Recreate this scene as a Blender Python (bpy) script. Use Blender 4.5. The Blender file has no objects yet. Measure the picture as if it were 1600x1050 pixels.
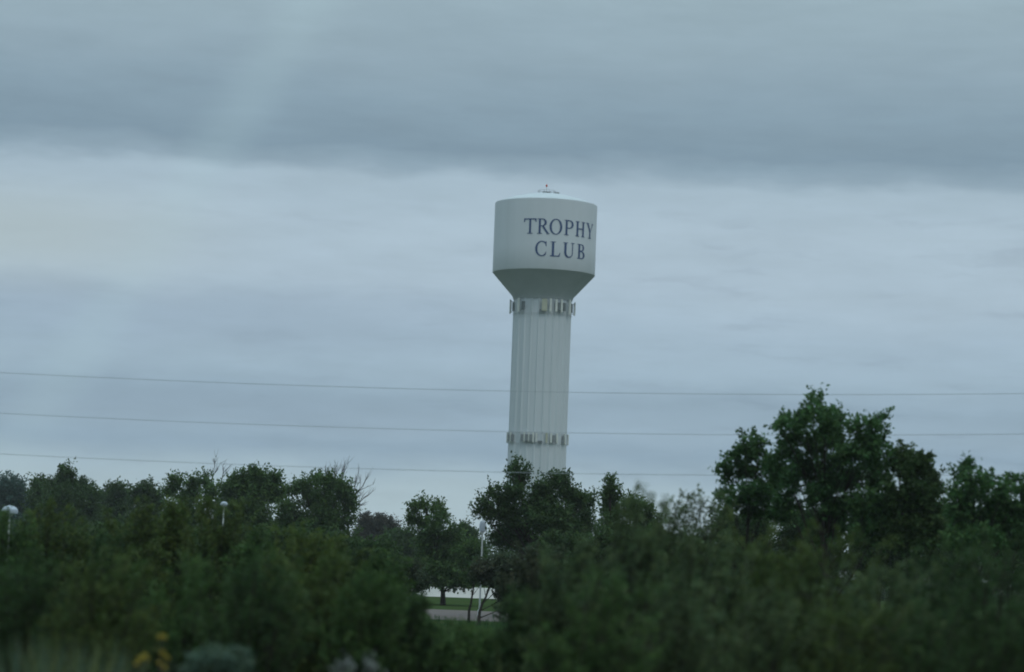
import bpy, bmesh, math, random
import numpy as np
from mathutils import Vector, Matrix
R = math.radians
scene = bpy.context.scene
COL = scene.collection

# ------------------------------------------------------------------ camera
F_PX, CAM_H, ROLL = 4000.0, 3.0, R(2.2)
PITCH = math.atan(math.cos(ROLL) * 355.0 / F_PX)
CAM = Vector((0, 0, CAM_H))
FWD = Vector((0, math.cos(PITCH), math.sin(PITCH)))
UP0 = Vector((0, -math.sin(PITCH), math.cos(PITCH)))
RIGHT = Vector((1, 0, 0)) * math.cos(ROLL) + UP0 * math.sin(ROLL)
UP = UP0 * math.cos(ROLL) - Vector((1, 0, 0)) * math.sin(ROLL)
cam_data = bpy.data.cameras.new('camera')
cam = bpy.data.objects.new('camera', cam_data)
COL.objects.link(cam)
cam.matrix_world = Matrix(((RIGHT.x, UP.x, -FWD.x, CAM.x), (RIGHT.y, UP.y, -FWD.y, CAM.y),
                           (RIGHT.z, UP.z, -FWD.z, CAM.z), (0, 0, 0, 1)))
cam_data.sensor_width = 36
cam_data.lens = 36 * F_PX / 1600
cam_data.clip_end = 20000
cam_data.clip_start = 0.5
cam_data.dof.use_dof = True
cam_data.dof.focus_distance = 200
cam_data.dof.aperture_fstop = .9
scene.camera = cam
scene.cycles.filter_width = 1.9

def at(px, py, depth):
    """point at world Y = depth that the photograph (1600 x 1050) shows at px, py"""
    d = FWD + RIGHT * ((px - 800) / F_PX) + UP * ((525 - py) / F_PX)
    return CAM + d * (depth / d.y)

# ------------------------------------------------------------------ world, sun, exposure
SUN_EL, SUN_AZ = R(52), R(148)        # azimuth clockwise from +Y: behind the camera, to the right
w = bpy.data.worlds.new('World'); scene.world = w; w.use_nodes = True
nt = w.node_tree; nt.nodes.clear(); L = nt.links
def N(t, **kw):
    n = nt.nodes.new(t)
    for k, v in kw.items(): setattr(n, k, v)
    return n
def plug(sock, v):
    if isinstance(v, (int, float)): sock.default_value = v
    elif isinstance(v, tuple): sock.default_value = v
    else: L.new(v, sock)
def M(op, a, b=0.0, c=None):
    n = N('ShaderNodeMath', operation=op); plug(n.inputs[0], a); plug(n.inputs[1], b)
    if c is not None: plug(n.inputs[2], c)
    return n.outputs[0]
def step(v, lo, hi, a=0.0, b=1.0):
    n = N('ShaderNodeMapRange', interpolation_type='SMOOTHSTEP'); plug(n.inputs[0], v)
    for i, x in enumerate((lo, hi, a, b)): n.inputs[1 + i].default_value = x
    return n.outputs[0]
def vec(x, y, z=0.0):
    n = N('ShaderNodeCombineXYZ'); plug(n.inputs[0], x); plug(n.inputs[1], y); plug(n.inputs[2], z); return n.outputs[0]
def noise(v, scale, detail=3, rough=0.5):
    n = N('ShaderNodeTexNoise'); plug(n.inputs['Vector'], v); n.inputs['Scale'].default_value = scale
    n.inputs['Detail'].default_value = detail; n.inputs['Roughness'].default_value = rough
    return n.outputs['Fac']
def cmix(f, a, b, mode='MIX'):
    n = N('ShaderNodeMix', data_type='RGBA', blend_type=mode); plug(n.inputs[0], f); plug(n.inputs[6], a); plug(n.inputs[7], b)
    return n.outputs[2]
def lin(r, g, b):
    return tuple((c / 255 / 12.92) if c / 255 <= .04045 else ((c / 255 + .055) / 1.055) ** 2.4 for c in (r, g, b)) + (1,)

tc = N('ShaderNodeTexCoord'); sp = N('ShaderNodeSeparateXYZ'); L.new(tc.outputs['Generated'], sp.inputs[0])
el = M('MULTIPLY', M('ARCSINE', sp.outputs[2]), 180 / math.pi)
az = M('MULTIPLY', M('ARCTAN2', sp.outputs[0], sp.outputs[1]), 180 / math.pi)
w1 = M('SUBTRACT', noise(vec(M('MULTIPLY', az, .16), M('MULTIPLY', el, .45), 3.1), 1, 4, .55), .5)
w2 = M('SUBTRACT', noise(vec(M('MULTIPLY', az, .5), M('MULTIPLY', el, 1.6), 9.7), 1, 5, .6), .5)
e2 = M('ADD', M('ADD', el, M('MULTIPLY', w1, 1.1)), M('MULTIPLY', w2, .62))
ramp = N('ShaderNodeValToRGB'); plug(ramp.inputs[0], M('DIVIDE', e2, 14.0))
STOPS = [  # elevation of the cloud layers in degrees, their colour
    (0.0, (178, 196, 203)), (1.3, (174, 194, 203)), (1.9, (164, 186, 199)), (2.5, (142, 166, 186)), (3.0, (150, 173, 191)),
    (3.6, (146, 169, 187)), (4.3, (160, 183, 200)), (5.2, (166, 188, 205)), (6.2, (172, 192, 207)), (7.4, (174, 194, 208)),
    (8.4, (169, 190, 204)), (8.75, (145, 167, 182)), (9.2, (129, 152, 168)), (10.2, (137, 160, 175)), (11.3, (148, 170, 183)),
    (12.6, (156, 178, 189)), (14.0, (158, 180, 190))]
cr = ramp.color_ramp
while len(cr.elements) < len(STOPS): cr.elements.new(.5)
for e_, (p, c) in zip(cr.elements, STOPS):
    e_.position = p / 14.0; e_.color = lin(*c)
streak = noise(vec(M('MULTIPLY', az, .28), M('MULTIPLY', el, 1.5), 21.0), 1, 5, .62)
fine = noise(vec(M('MULTIPLY', az, 1.1), M('MULTIPLY', el, 3.2), 4.0), 1, 4, .6)
mod = M('ADD', M('ADD', .84, M('MULTIPLY', streak, .26)), M('MULTIPLY', fine, .06))
cloud = cmix(1.0, ramp.outputs[0], vec(mod, mod, mod), 'MULTIPLY')
# a darker cloud wedge low on the left, thin grey wisps on the right, a window reflection painted into the sky as a faint slanting streak on the left
wz = M('MULTIPLY', M('MULTIPLY', step(M('ADD', el, M('MULTIPLY', w2, .9)), 6.15, 5.6), step(el, 4.1, 5.0)), step(az, 3.0, -6.0))
wv = M('SUBTRACT', 1.0, M('MULTIPLY', wz, .11))
wz2 = M('MULTIPLY', M('MULTIPLY', step(e2, 3.75, 3.35), step(e2, 2.75, 3.05)), step(az, 1.0, -5.0)); wv = M('MULTIPLY', wv, M('SUBTRACT', 1.0, M('MULTIPLY', wz2, .08)))
wisp = step(noise(vec(M('MULTIPLY', az, .32), M('MULTIPLY', M('ADD', el, M('MULTIPLY', w2, .7)), 2.6), 55.0), 1, 4, .6), .52, .70)
wm = M('MULTIPLY', M('MULTIPLY', wisp, step(el, 8.6, 7.4)), step(az, -1.0, 5.0, .5, 1.0))
wv = M('MULTIPLY', wv, M('SUBTRACT', 1.0, M('MULTIPLY', wm, .10)))
cloud = cmix(1.0, cloud, vec(wv, wv, M('ADD', M('MULTIPLY', wv, .85), .15)), 'MULTIPLY')
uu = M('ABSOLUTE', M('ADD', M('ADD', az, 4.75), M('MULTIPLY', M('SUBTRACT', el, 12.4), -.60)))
pane_refl = M('MULTIPLY', step(uu, 1.15, .05), M('MULTIPLY', step(el, .6, 3.2), step(el, 20.0, 13.0)))
pane_refl = M('MULTIPLY', pane_refl, M('ADD', .6, M('MULTIPLY', streak, .6)))
cloud = cmix(M('MULTIPLY', pane_refl, .19), cloud, lin(178, 206, 214))
# pale, slightly creamy break in the layer low on the left
g1 = M('MULTIPLY', step(M('ABSOLUTE', M('SUBTRACT', el, 6.9)), 1.6, .1), step(az, -4.5, -11.0))
cloud = cmix(M('MULTIPLY', g1, .55), cloud, lin(176, 190, 190))
# the cloud deck is brighter overhead, as under any overcast sky
zen = step(el, 13.0, 65.0, 1.0, 2.9)
cloud = cmix(1.0, cloud, vec(zen, zen, zen), 'MULTIPLY')
sky = N('ShaderNodeTexSky', sky_type='NISHITA', sun_disc=False); sky.sun_elevation = SUN_EL; sky.sun_rotation = SUN_AZ
bgs = N('ShaderNodeBackground'); L.new(sky.outputs[0], bgs.inputs[0]); bgs.inputs[1].default_value = .05
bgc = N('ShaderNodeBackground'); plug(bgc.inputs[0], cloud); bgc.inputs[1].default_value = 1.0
mx = N('ShaderNodeMixShader'); mx.inputs[0].default_value = .94
L.new(bgs.outputs[0], mx.inputs[1]); L.new(bgc.outputs[0], mx.inputs[2])
wo = N('ShaderNodeOutputWorld'); L.new(mx.outputs[0], wo.inputs[0])

sd = bpy.data.lights.new('sun', 'SUN'); sd.energy = .6; sd.angle = R(20); sd.color = (1, .96, .9)
so = bpy.data.objects.new('sun', sd); COL.objects.link(so)
sun_dir = Vector((math.sin(SUN_AZ) * math.cos(SUN_EL), math.cos(SUN_AZ) * math.cos(SUN_EL), math.sin(SUN_EL)))
so.rotation_euler = sun_dir.to_track_quat('Z', 'Y').to_euler(); so.location = (0, -20, 60)
vs = scene.view_settings; vs.view_transform = 'Standard'; vs.look = 'None'; vs.exposure = 0; vs.gamma = 1
scene.cycles.max_bounces = 6; scene.cycles.volume_bounces = 2; scene.cycles.diffuse_bounces = 3; scene.cycles.transparent_max_bounces = 4

# ------------------------------------------------------------------ materials
def mat(name, col, rough=.8, var=.0, scale=4.0, col2=None, spec=.3, streak=False, tone=False, transl=0.0, bump=0.0):
    m = bpy.data.materials.new(name); m.use_nodes = True; t = m.node_tree
    b = t.nodes['Principled BSDF']; b.inputs['Roughness'].default_value = rough; b.inputs['Specular IOR Level'].default_value = spec
    c1 = tuple(col) + (1,); c2 = tuple(col2 if col2 else [c * (1 - var) for c in col]) + (1,)
    tc = t.nodes.new('ShaderNodeTexCoord'); mp = t.nodes.new('ShaderNodeMapping'); t.links.new(tc.outputs['Object'], mp.inputs[0])
    if streak: mp.inputs['Scale'].default_value = (1, 1, .08)
    nz = t.nodes.new('ShaderNodeTexNoise'); nz.inputs['Scale'].default_value = scale; nz.inputs['Detail'].default_value = 6
    nz.inputs['Roughness'].default_value = .6
    t.links.new(mp.outputs[0], nz.inputs['Vector'])
    rr = t.nodes.new('ShaderNodeMapRange'); rr.inputs[1].default_value = .32; rr.inputs[2].default_value = .68
    t.links.new(nz.outputs['Fac'], rr.inputs[0])
    mix = t.nodes.new('ShaderNodeMix'); mix.data_type = 'RGBA'; t.links.new(rr.outputs[0], mix.inputs[0])
    mix.inputs[6].default_value = c1; mix.inputs[7].default_value = c2
    out = mix.outputs[2]
    if tone:            # every leaf has a colour of its own
        at_ = t.nodes.new('ShaderNodeAttribute'); at_.attribute_name = 'leaf_tone'
        m2 = t.nodes.new('ShaderNodeMix'); m2.data_type = 'RGBA'; m2.blend_type = 'MULTIPLY'; m2.inputs[0].default_value = 1
        t.links.new(out, m2.inputs[6]); t.links.new(at_.outputs['Color'], m2.inputs[7]); out = m2.outputs[2]
    t.links.new(out, b.inputs['Base Color'])
    if bump:
        bp = t.nodes.new('ShaderNodeBump'); bp.inputs['Strength'].default_value = bump; t.links.new(nz.outputs['Fac'], bp.inputs['Height'])
        t.links.new(bp.outputs[0], b.inputs['Normal'])
    if transl:
        tr = t.nodes.new('ShaderNodeBsdfTranslucent'); t.links.new(out, tr.inputs[0])
        ms = t.nodes.new('ShaderNodeMixShader'); ms.inputs[0].default_value = transl
        t.links.new(b.outputs[0], ms.inputs[1]); t.links.new(tr.outputs[0], ms.inputs[2])
        t.links.new(ms.outputs[0], t.nodes['Material Output'].inputs[0])
    return m
def leafmat(name, col, col2): return mat(name, col, .6, scale=.5, col2=col2, spec=.12, tone=True, transl=.42)

MT = dict(
    tank=mat('tank_paint', (.535, .562, .588), .5, scale=.35, col2=(.495, .525, .545), streak=True),
    roof=mat('roof_paint', (.50, .545, .565), .6, scale=.35, col2=(.45, .50, .515)),
    shaft=mat('shaft_paint', (.525, .56, .585), .5, scale=.6, col2=(.475, .51, .53), streak=True),
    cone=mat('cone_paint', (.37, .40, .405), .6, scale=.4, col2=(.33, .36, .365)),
    letter=mat('blue_lettering', (.022, .058, .165), .5, var=.25, scale=2),
    panel=mat('antenna_plastic', (.62, .64, .60), .5, var=.15, scale=2),
    beige=mat('beige_plastic', (.42, .43, .33), .5, var=.15, scale=2),
    dark=mat('dark_equipment', (.15, .175, .18), .6, var=.3, scale=3),
    grey=mat('grey_equipment', (.22, .24, .245), .6, var=.3, scale=3),
    red=mat('red_lamp_glass', (.55, .10, .06), .3, var=.2, scale=4),
    steel=mat('galvanised_steel', (.32, .34, .35), .5, var=.25, scale=3),
    pole=mat('pale_pole_paint', (.55, .57, .56), .5, var=.15, scale=3),
    shade=mat('lamp_shade_plastic', (.38, .43, .49), .4, var=.12, scale=5),
    wire=mat('cable', (.34, .38, .41), .6, var=.2, scale=1),
    bark=mat('bark', (.045, .036, .028), .9, var=.5, scale=8, bump=.4),
    twig=mat('bare_twig', (.055, .045, .04), .9, var=.3, scale=8),
    ground=mat('grass_ground', (.028, .058, .018), .95, scale=.25, col2=(.045, .06, .022), bump=.3, spec=0.0),
    conc=mat('concrete', (.42, .40, .365), .85, var=.2, scale=.4),
    pink=mat('pinkish_gravel', (.13, .105, .095), .9, var=.35, scale=1.2, bump=.4),
    yellow=mat('yellow_petal', (.32, .25, .02), .6, var=.3, scale=20),
    brown=mat('flower_disc', (.06, .035, .01), .8, var=.3, scale=30),
    white=mat('white_bract', (.22, .24, .22), .7, var=.2, scale=20),
)
LEAF = dict(
    dark=leafmat('dark_green_leaf', (.042, .080, .030), (.056, .092, .030)),
    mid=leafmat('mid_green_leaf', (.058, .110, .034), (.072, .120, .036)),
    cotton=leafmat('broad_green_leaf', (.052, .118, .042), (.070, .136, .044)),
    olive=leafmat('olive_leaf', (.066, .104, .032), (.084, .110, .030)),
    yellow=leafmat('yellowish_leaf', (.084, .112, .026), (.066, .108, .030)),
    grey=leafmat('grey_green_leaf', (.075, .118, .052), (.094, .123, .050)),
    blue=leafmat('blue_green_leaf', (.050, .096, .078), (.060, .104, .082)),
    brown=leafmat('brownish_leaf', (.076, .068, .060), (.060, .066, .050)),
    red=leafmat('reddish_leaf', (.060, .064, .038), (.040, .074, .034)),
    silver=leafmat('silvery_leaf', (.08, .135, .095), (.10, .14, .095)),
    straw=leafmat('straw_green_blade', (.11, .15, .06), (.14, .15, .06)),
    grass=leafmat('bright_grass_blade', (.030, .084, .026), (.042, .088, .028)),
)

# ------------------------------------------------------------------ object helpers
def link(name, me, parent=None):
    o = bpy.data.objects.new(name, me); COL.objects.link(o)
    if parent: o.parent = parent
    return o
def obj(name, bm, m, parent=None, smooth=False):
    me = bpy.data.meshes.new(name)
    bmesh.ops.recalc_face_normals(bm, faces=bm.faces)
    bm.to_mesh(me); bm.free(); me.materials.append(m)
    if smooth:
        me.shade_smooth(); me.set_sharp_from_angle(angle=R(28))
    return link(name, me, parent)
def tag(o, label, cat, group=None, kind=None):
    if label: o['label'] = label
    if cat: o['category'] = cat
    if group: o['group'] = group
    if kind: o['kind'] = kind
    return o
def thing(name, loc, label, cat, group=None):
    o = bpy.data.objects.new(name, None); COL.objects.link(o); o.location = loc; o.empty_display_size = .3
    return tag(o, label, cat, group)
def structure(o): o['kind'] = 'structure'; return o
def box(bm, c, s, rotz=0.0):
    m = Matrix.Translation(c) @ Matrix.Rotation(rotz, 4, 'Z') @ Matrix.Diagonal((s[0], s[1], s[2], 1))
    r = bmesh.ops.create_cube(bm, size=1, matrix=m)
    return r['verts']
def lathe(bm, prof, seg=64, flute=None, loc=(0, 0, 0), cap=True):
    rings = []
    for r, z in prof:
        ring = []
        for i in range(seg):
            a = 2 * math.pi * i / seg
            rr = r + (flute(a, z) if flute else 0)
            ring.append(bm.verts.new((loc[0] + rr * math.cos(a), loc[1] + rr * math.sin(a), loc[2] + z)))
        rings.append(ring)
    for a, b in zip(rings, rings[1:]):
        for i in range(seg):
            j = (i + 1) % seg
            bm.faces.new((a[i], a[j], b[j], b[i]))
    if cap:
        bm.faces.new(rings[0][::-1]); bm.faces.new(rings[-1])
def tube(bm, pts, rads, seg=6):
    pts = [Vector(p) for p in pts]; prev = None; rings = []
    for i, p in enumerate(pts):
        d = (pts[min(i + 1, len(pts) - 1)] - pts[max(i - 1, 0)])
        d = d.normalized() if d.length > 1e-6 else Vector((0, 0, 1))
        x = d.orthogonal().normalized() if prev is None else (prev - d * prev.dot(d))
        if x.length < 1e-4: x = d.orthogonal()
        x.normalize(); prev = x; y = d.cross(x); r = rads[i] if not isinstance(rads, (int, float)) else rads
        rings.append([bm.verts.new(p + (x * math.cos(2 * math.pi * k / seg) + y * math.sin(2 * math.pi * k / seg)) * r) for k in range(seg)])
    for a, b in zip(rings, rings[1:]):
        for k in range(seg):
            j = (k + 1) % seg; bm.faces.new((a[k], a[j], b[j], b[k]))
    bm.faces.new(rings[0][::-1]); bm.faces.new(rings[-1])

# ------------------------------------------------------------------ ground, road, path
bm = bmesh.new(); n = 40
vsx = [[bm.verts.new((-2400 + 4800 * i / n, -300 + 3300 * (j / n) ** 2, 0)) for i in range(n + 1)] for j in range(n + 1)]
for j in range(n):
    for i in range(n): bm.faces.new((vsx[j][i], vsx[j][i + 1], vsx[j + 1][i + 1], vsx[j + 1][i]))
structure(obj('ground', bm, MT['ground']))
def strip(name, y0, y1, m, z, slope=0.0, x0=-300, x1=300):
    bm = bmesh.new(); rnd = random.Random(name); rows = []
    for i in range(121):
        x = x0 + (x1 - x0) * i / 120
        rows.append((bm.verts.new((x, y0 + slope * x + rnd.uniform(-.25, .25), z)), bm.verts.new((x, y1 + slope * x + rnd.uniform(-.25, .25), z))))
    for a, b in zip(rows, rows[1:]): bm.faces.new((a[0], b[0], b[1], a[1]))
    return structure(obj(name, bm, m))
strip('paved_lot', 212, 300, MT['conc'], .012, x0=-42, x1=4)
strip('path', 131, 158, MT['pink'], .008)

# ------------------------------------------------------------------ water tower
D_T = 443.0
base = at(851.6, 372, D_T); tx = base.x
def zat(px, py, dep): return at(px, py, dep).z
T = thing('water_tower', (tx, D_T, 0), 'tall pale grey water tower, wide round tank with blue lettering on a fluted column', 'water tower')
RT, RS = 8.92, 5.0
z_rim, z_bot = zat(853.6, 320.5, D_T), zat(849.6, 428.5, D_T)
z_neck = zat(848, 464.5, D_T)
bm = bmesh.new()
lathe(bm, [(RT - .04, z_bot - .06), (RT, z_bot + .02), (RT, z_bot + 4), (RT, z_bot + 8), (RT, z_rim - .06), (RT - .05, z_rim)], 96)
obj('tank', bm, MT['tank'], T, True)
bm = bmesh.new()
prof = [(RT - .06 - (RT - .16) * k / 14, z_rim + .02 + 2.0 * (1 - (1 - k / 14) ** 1.75)) for k in range(15)]
lathe(bm, prof, 96)
obj('dome', bm, MT['roof'], T, True)
bm = bmesh.new(); lathe(bm, [(RS + .12, z_neck - .6), (RS + .3, z_neck), (RT - .05, z_bot - .065)], 96)
obj('cone', bm, MT['cone'], T, True)
NF = 24
def flute(a, z):
    u = (a * NF / (2 * math.pi)) % 1.0
    amp = .20 + .34 * max(0.0, min(1.0, (z - (z_neck - .35)) / .5))      # the flutes flare where they meet the cone
    return amp * (1 - min(1, abs(u - .5) / .20)) if abs(u - .5) < .20 else 0.0
bm = bmesh.new()
lathe(bm, [(RS - .1, 0), (RS - .1, z_neck * .5), (RS - .1, z_neck - .35), (RS - .1, z_neck - .1), (RS - .1, z_neck + .15)], NF * 10, flute)
obj('column', bm, MT['shaft'], T)
# on the roof: red lamp, vent, hatch and rail
zt = z_rim + 1.9
def cyl(bm, c, r, h, seg=14): lathe(bm, [(r, 0), (r, h)], seg, loc=c)
bm = bmesh.new(); cyl(bm, (0, 0, zt - .05), .55, .35); cyl(bm, (0, 0, zt + .3), .75, .12); obj('roof_vent', bm, MT['steel'], T)
bm = bmesh.new(); cyl(bm, (-.05, 0, zt + .42), .05, .9, 8); obstr = obj('beacon', bm, MT['panel'], T)
bm = bmesh.new(); lathe(bm, [(.08, 0), (.16, .06), (.16, .35), (.08, .45)], 12, loc=(-.05, 0, zt + 1.3)); obj('lamp', bm, MT['red'], obstr)
bm = bmesh.new(); box(bm, (1.75, -.3, zt + .1), (.9, .8, .55)); obj('roof_hatch', bm, MT['steel'], T)
bm = bmesh.new()
for k in range(10):
    a = 2 * math.pi * k / 10; cyl(bm, (1.5 * math.cos(a), 1.5 * math.sin(a), zt - .3), .03, .95, 6)
for h in (.3, .62):
    tube(bm, [(1.5 * math.cos(2 * math.pi * k / 24), 1.5 * math.sin(2 * math.pi * k / 24), zt + h) for k in range(25)], .025, 5)
obj('roof_rail', bm, MT['steel'], T)

# serif lettering wrapped on the tank: each stroke is a polygon in a unit box
def pts_arc(cx, cy, rx, ry, a0, a1, n=18): return [(cx + rx * math.cos(R(a0 + (a1 - a0) * i / n)), cy + ry * math.sin(R(a0 + (a1 - a0) * i / n))) for i in range(n + 1)]
def band(outer, inner): return [[outer[i], outer[i + 1], inner[i + 1], inner[i]] for i in range(len(outer) - 1)]
def rect(x0, y0, x1, y1): return [[(x0, y0), (x1, y0), (x1, y1), (x0, y1)]]
def serif(xc, y, wd, up=True):
    h = .045; s = 1 if up else -1
    return [[(xc - wd / 2, y), (xc + wd / 2, y), (xc + wd / 2, y + s * h), (xc - wd / 2, y + s * h)]]
GL = {}
GL['T'] = rect(.43, 0, .59, 1) + serif(.51, 0, .44) + rect(.0, .925, 1, 1) + [[(.0, .76), (.05, .76), (.13, .925), (.0, .925)]] + [[(1, .76), (.95, .76), (.87, .925), (1, .925)]]
GL['R'] = rect(.12, 0, .29, 1) + serif(.2, 0, .4) + serif(.2, 1, .4, False) + band(pts_arc(.42, .745, .36, .255, 90, -90), pts_arc(.42, .745, .18, .19, 90, -90)) + \
    rect(.29, .94, .42, 1) + rect(.29, .49, .42, .55) + [[(.38, .5), (.56, .5), (.98, .03), (.80, .03)]] + [[(.78, 0), (1.04, 0), (1.04, .045), (.78, .045)]]
GL['O'] = band(pts_arc(.5, .5, .5, .52, 0, 360, 48), pts_arc(.5, .5, .33, .465, 0, 360, 48))
GL['P'] = rect(.12, 0, .32, 1) + serif(.22, 0, .46) + serif(.2, 1, .4, False) + band(pts_arc(.5, .72, .46, .28, 90, -90), pts_arc(.5, .72, .25, .215, 90, -90)) + \
    rect(.32, .935, .5, 1) + rect(.32, .44, .5, .505)
GL['H'] = rect(.1, 0, .28, 1) + rect(.72, 0, .9, 1) + serif(.19, 0, .38) + serif(.19, 1, .38, False) + serif(.81, 0, .38) + serif(.81, 1, .38, False) + rect(.28, .48, .72, .55)
GL['Y'] = rect(.42, 0, .59, .46) + serif(.5, 0, .42) + [[(.42, .44), (.59, .44), (.28, .98), (.08, .98)]] + [[(.52, .44), (.59, .44), (.90, .98), (.80, .98)]] + serif(.16, 1, .36, False) + serif(.85, 1, .3, False)
GL['C'] = band(pts_arc(.53, .5, .53, .52, 48, 312, 36), pts_arc(.53, .5, .36, .455, 48, 312, 36)) + [[(.84, .66), (.90, .66), (.90, 1.0), (.85, 1.0), (.80, .88)]] + [[(.84, .1), (.92, .28), (.88, .3), (.76, .12)]]
GL['L'] = rect(.16, 0, .38, 1) + serif(.27, 1, .5, False) + rect(.0, 0, .92, .065) + [[(.92, 0), (1.0, .27), (.95, .27), (.8, .065)]]
GL['U'] = rect(.1, .3, .28, 1) + rect(.76, .3, .83, 1) + serif(.19, 1, .38, False) + serif(.80, 1, .3, False) + band(pts_arc(.465, .31, .365, .33, 180, 360), pts_arc(.52, .31, .24, .25, 180, 360))
GL['B'] = rect(.12, 0, .34, 1) + serif(.17, 0, .36) + serif(.17, 1, .36, False) + band(pts_arc(.46, .755, .40, .245, 90, -90), pts_arc(.46, .755, .19, .185, 90, -90)) + \
    band(pts_arc(.48, .265, .48, .265, 90, -90), pts_arc(.48, .265, .25, .20, 90, -90)) + rect(.34, .94, .46, 1) + rect(.34, .51, .46, .57) + rect(.34, .465, .48, .51) + rect(.34, 0, .48, .06)
def letter(ch, a0, a1, zc, h):
    bm = bmesh.new()
    for k, poly in enumerate(GL[ch]):
        rr = RT + .055 + .004 * (k % 9)
        poly = list(poly)
        # cut wide strokes so that they follow the curve of the tank
        f = bmesh.new(); f.faces.new([f.verts.new((x, y, 0)) for x, y in poly])
        for q in range(1, 10):
            bmesh.ops.bisect_plane(f, geom=f.verts[:] + f.edges[:] + f.faces[:], plane_co=(q / 10, 0, 0), plane_no=(1, 0, 0))
        idx = {}
        for v in f.verts:
            a = R(a0 + (a1 - a0) * v.co.x)
            idx[v] = bm.verts.new((rr * math.sin(a), -rr * math.cos(a), zc + (v.co.y - .5) * h))
        for fc in f.faces: bm.faces.new([idx[v] for v in fc.verts])
        f.free()
    return obj('letter', bm, MT['letter'], T)
z1, z2 = zat(828, 353, D_T - 8.5), zat(845, 388.3, D_T - 8.75)
for ch, a0, a1 in (('T', -24.9, -10.7), ('R', -9.6, 3.6), ('O', 3.8, 18.1), ('P', 20.6, 32.3), ('H', 34.7, 48.4), ('Y', 51.0, 66.0)): letter(ch, a0, a1, z1, 2.62)
for ch, a0, a1 in (('C', -11, 2.6), ('L', 5.4, 16.9), ('U', 20.0, 34.5), ('B', 38.2, 50.0)): letter(ch, a0, a1, z2, 2.56)

# antennas on the column: panels on brackets, dark radio units behind them
def cbox(bm, a, r, z, s):
    a = R(a); m = Matrix.Translation((r * math.sin(a), -r * math.cos(a), z)) @ Matrix.Rotation(a, 4, 'Z') @ Matrix.Diagonal((s[0], s[1], s[2], 1))
    return bmesh.ops.create_cube(bm, size=1, matrix=m)
def antenna(a, z, wd, h, m, off=.55, radio=None, rh=None, rm='dark'):
    bm = bmesh.new(); cbox(bm, a, RS + off, z, (wd, .22, h)); bmesh.ops.bevel(bm, geom=bm.edges[:], offset=.04, segments=2, affect='EDGES')
    p = obj('antenna_panel', bm, m, T)
    bm = bmesh.new()
    for s in (-.36, .36): cbox(bm, a, RS + off * .5 - .06, z + s * h, (.09, off - .1, .09))
    cbox(bm, a, RS + off - .18, z, (.1, .1, h * .9)); obj('bracket', bm, MT['steel'], p)
    if radio is not None:
        bm = bmesh.new(); cbox(bm, radio, RS + .36, z - .1, (.55, .3, rh or h * .62)); bmesh.ops.bevel(bm, geom=bm.edges[:], offset=.03, segments=1, affect='EDGES')
        obj('radio_unit', bm, MT[rm], T)
zu = zat(846.5, 476.5, D_T - 5); zl = zat(839.5, 683.5, D_T - 5)
for a, wd, h, m, off, radio in ((-86, .42, 2.5, 'panel', .62, -70), (-48, .5, 2.4, 'panel', .6, -39), (3, .95, 2.1, 'beige', .5, None), (14, .38, 2.3, 'panel', .55, None), (25, .4, 2.2, 'panel', .5, 31),
                                (36, .4, 2.3, 'panel', .55, 44), (57, .5, 2.5, 'panel', .6, 70), (88, .42, 2.4, 'panel', .65, None), (150, .5, 2.4, 'panel', .6, 160), (215, .5, 2.4, 'panel', .6, 205)):
    antenna(a, zu - (0 if abs(a) < 80 else .05), wd, h, MT[m], off, radio)
bm = bmesh.new(); cbox(bm, -2, RS + .4, zu - .95, (.7, .3, .35)); obj('equipment_box', bm, MT['dark'], T)
for a, wd, h, m, radio in ((-84, .34, 1.9, 'panel', -68), (-62, .32, 1.8, 'panel', -54), (-26, .3, 1.8, 'panel', -30), (-17, .3, 1.7, 'panel', -21), (-9, .3, 1.8, 'panel', -13), (-3, .3, 1.6, 'panel', None), (16, .34, 1.7, 'beige', None),
                           (25, .34, 1.7, 'panel', 30), (38, .34, 1.7, 'panel', None), (62, .36, 1.9, 'panel', 55), (86, .36, 1.9, 'panel', None)):
    antenna(a, zl, wd, h, MT[m], .3, radio, 1.2, 'grey')
bm = bmesh.new(); cbox(bm, 4, RS + .3, zl - .75, (.75, .28, .4)); obj('equipment_box', bm, MT['dark'], T)
for z in (zu - 1.35, zl + .85, zl - .95):
    bm = bmesh.new(); lathe(bm, [(RS + .13, z), (RS + .17, z + .02), (RS + .17, z + .06), (RS + .13, z + .08)], 72, cap=False); obj('antenna_ring', bm, MT['shaft'], T)

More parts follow.
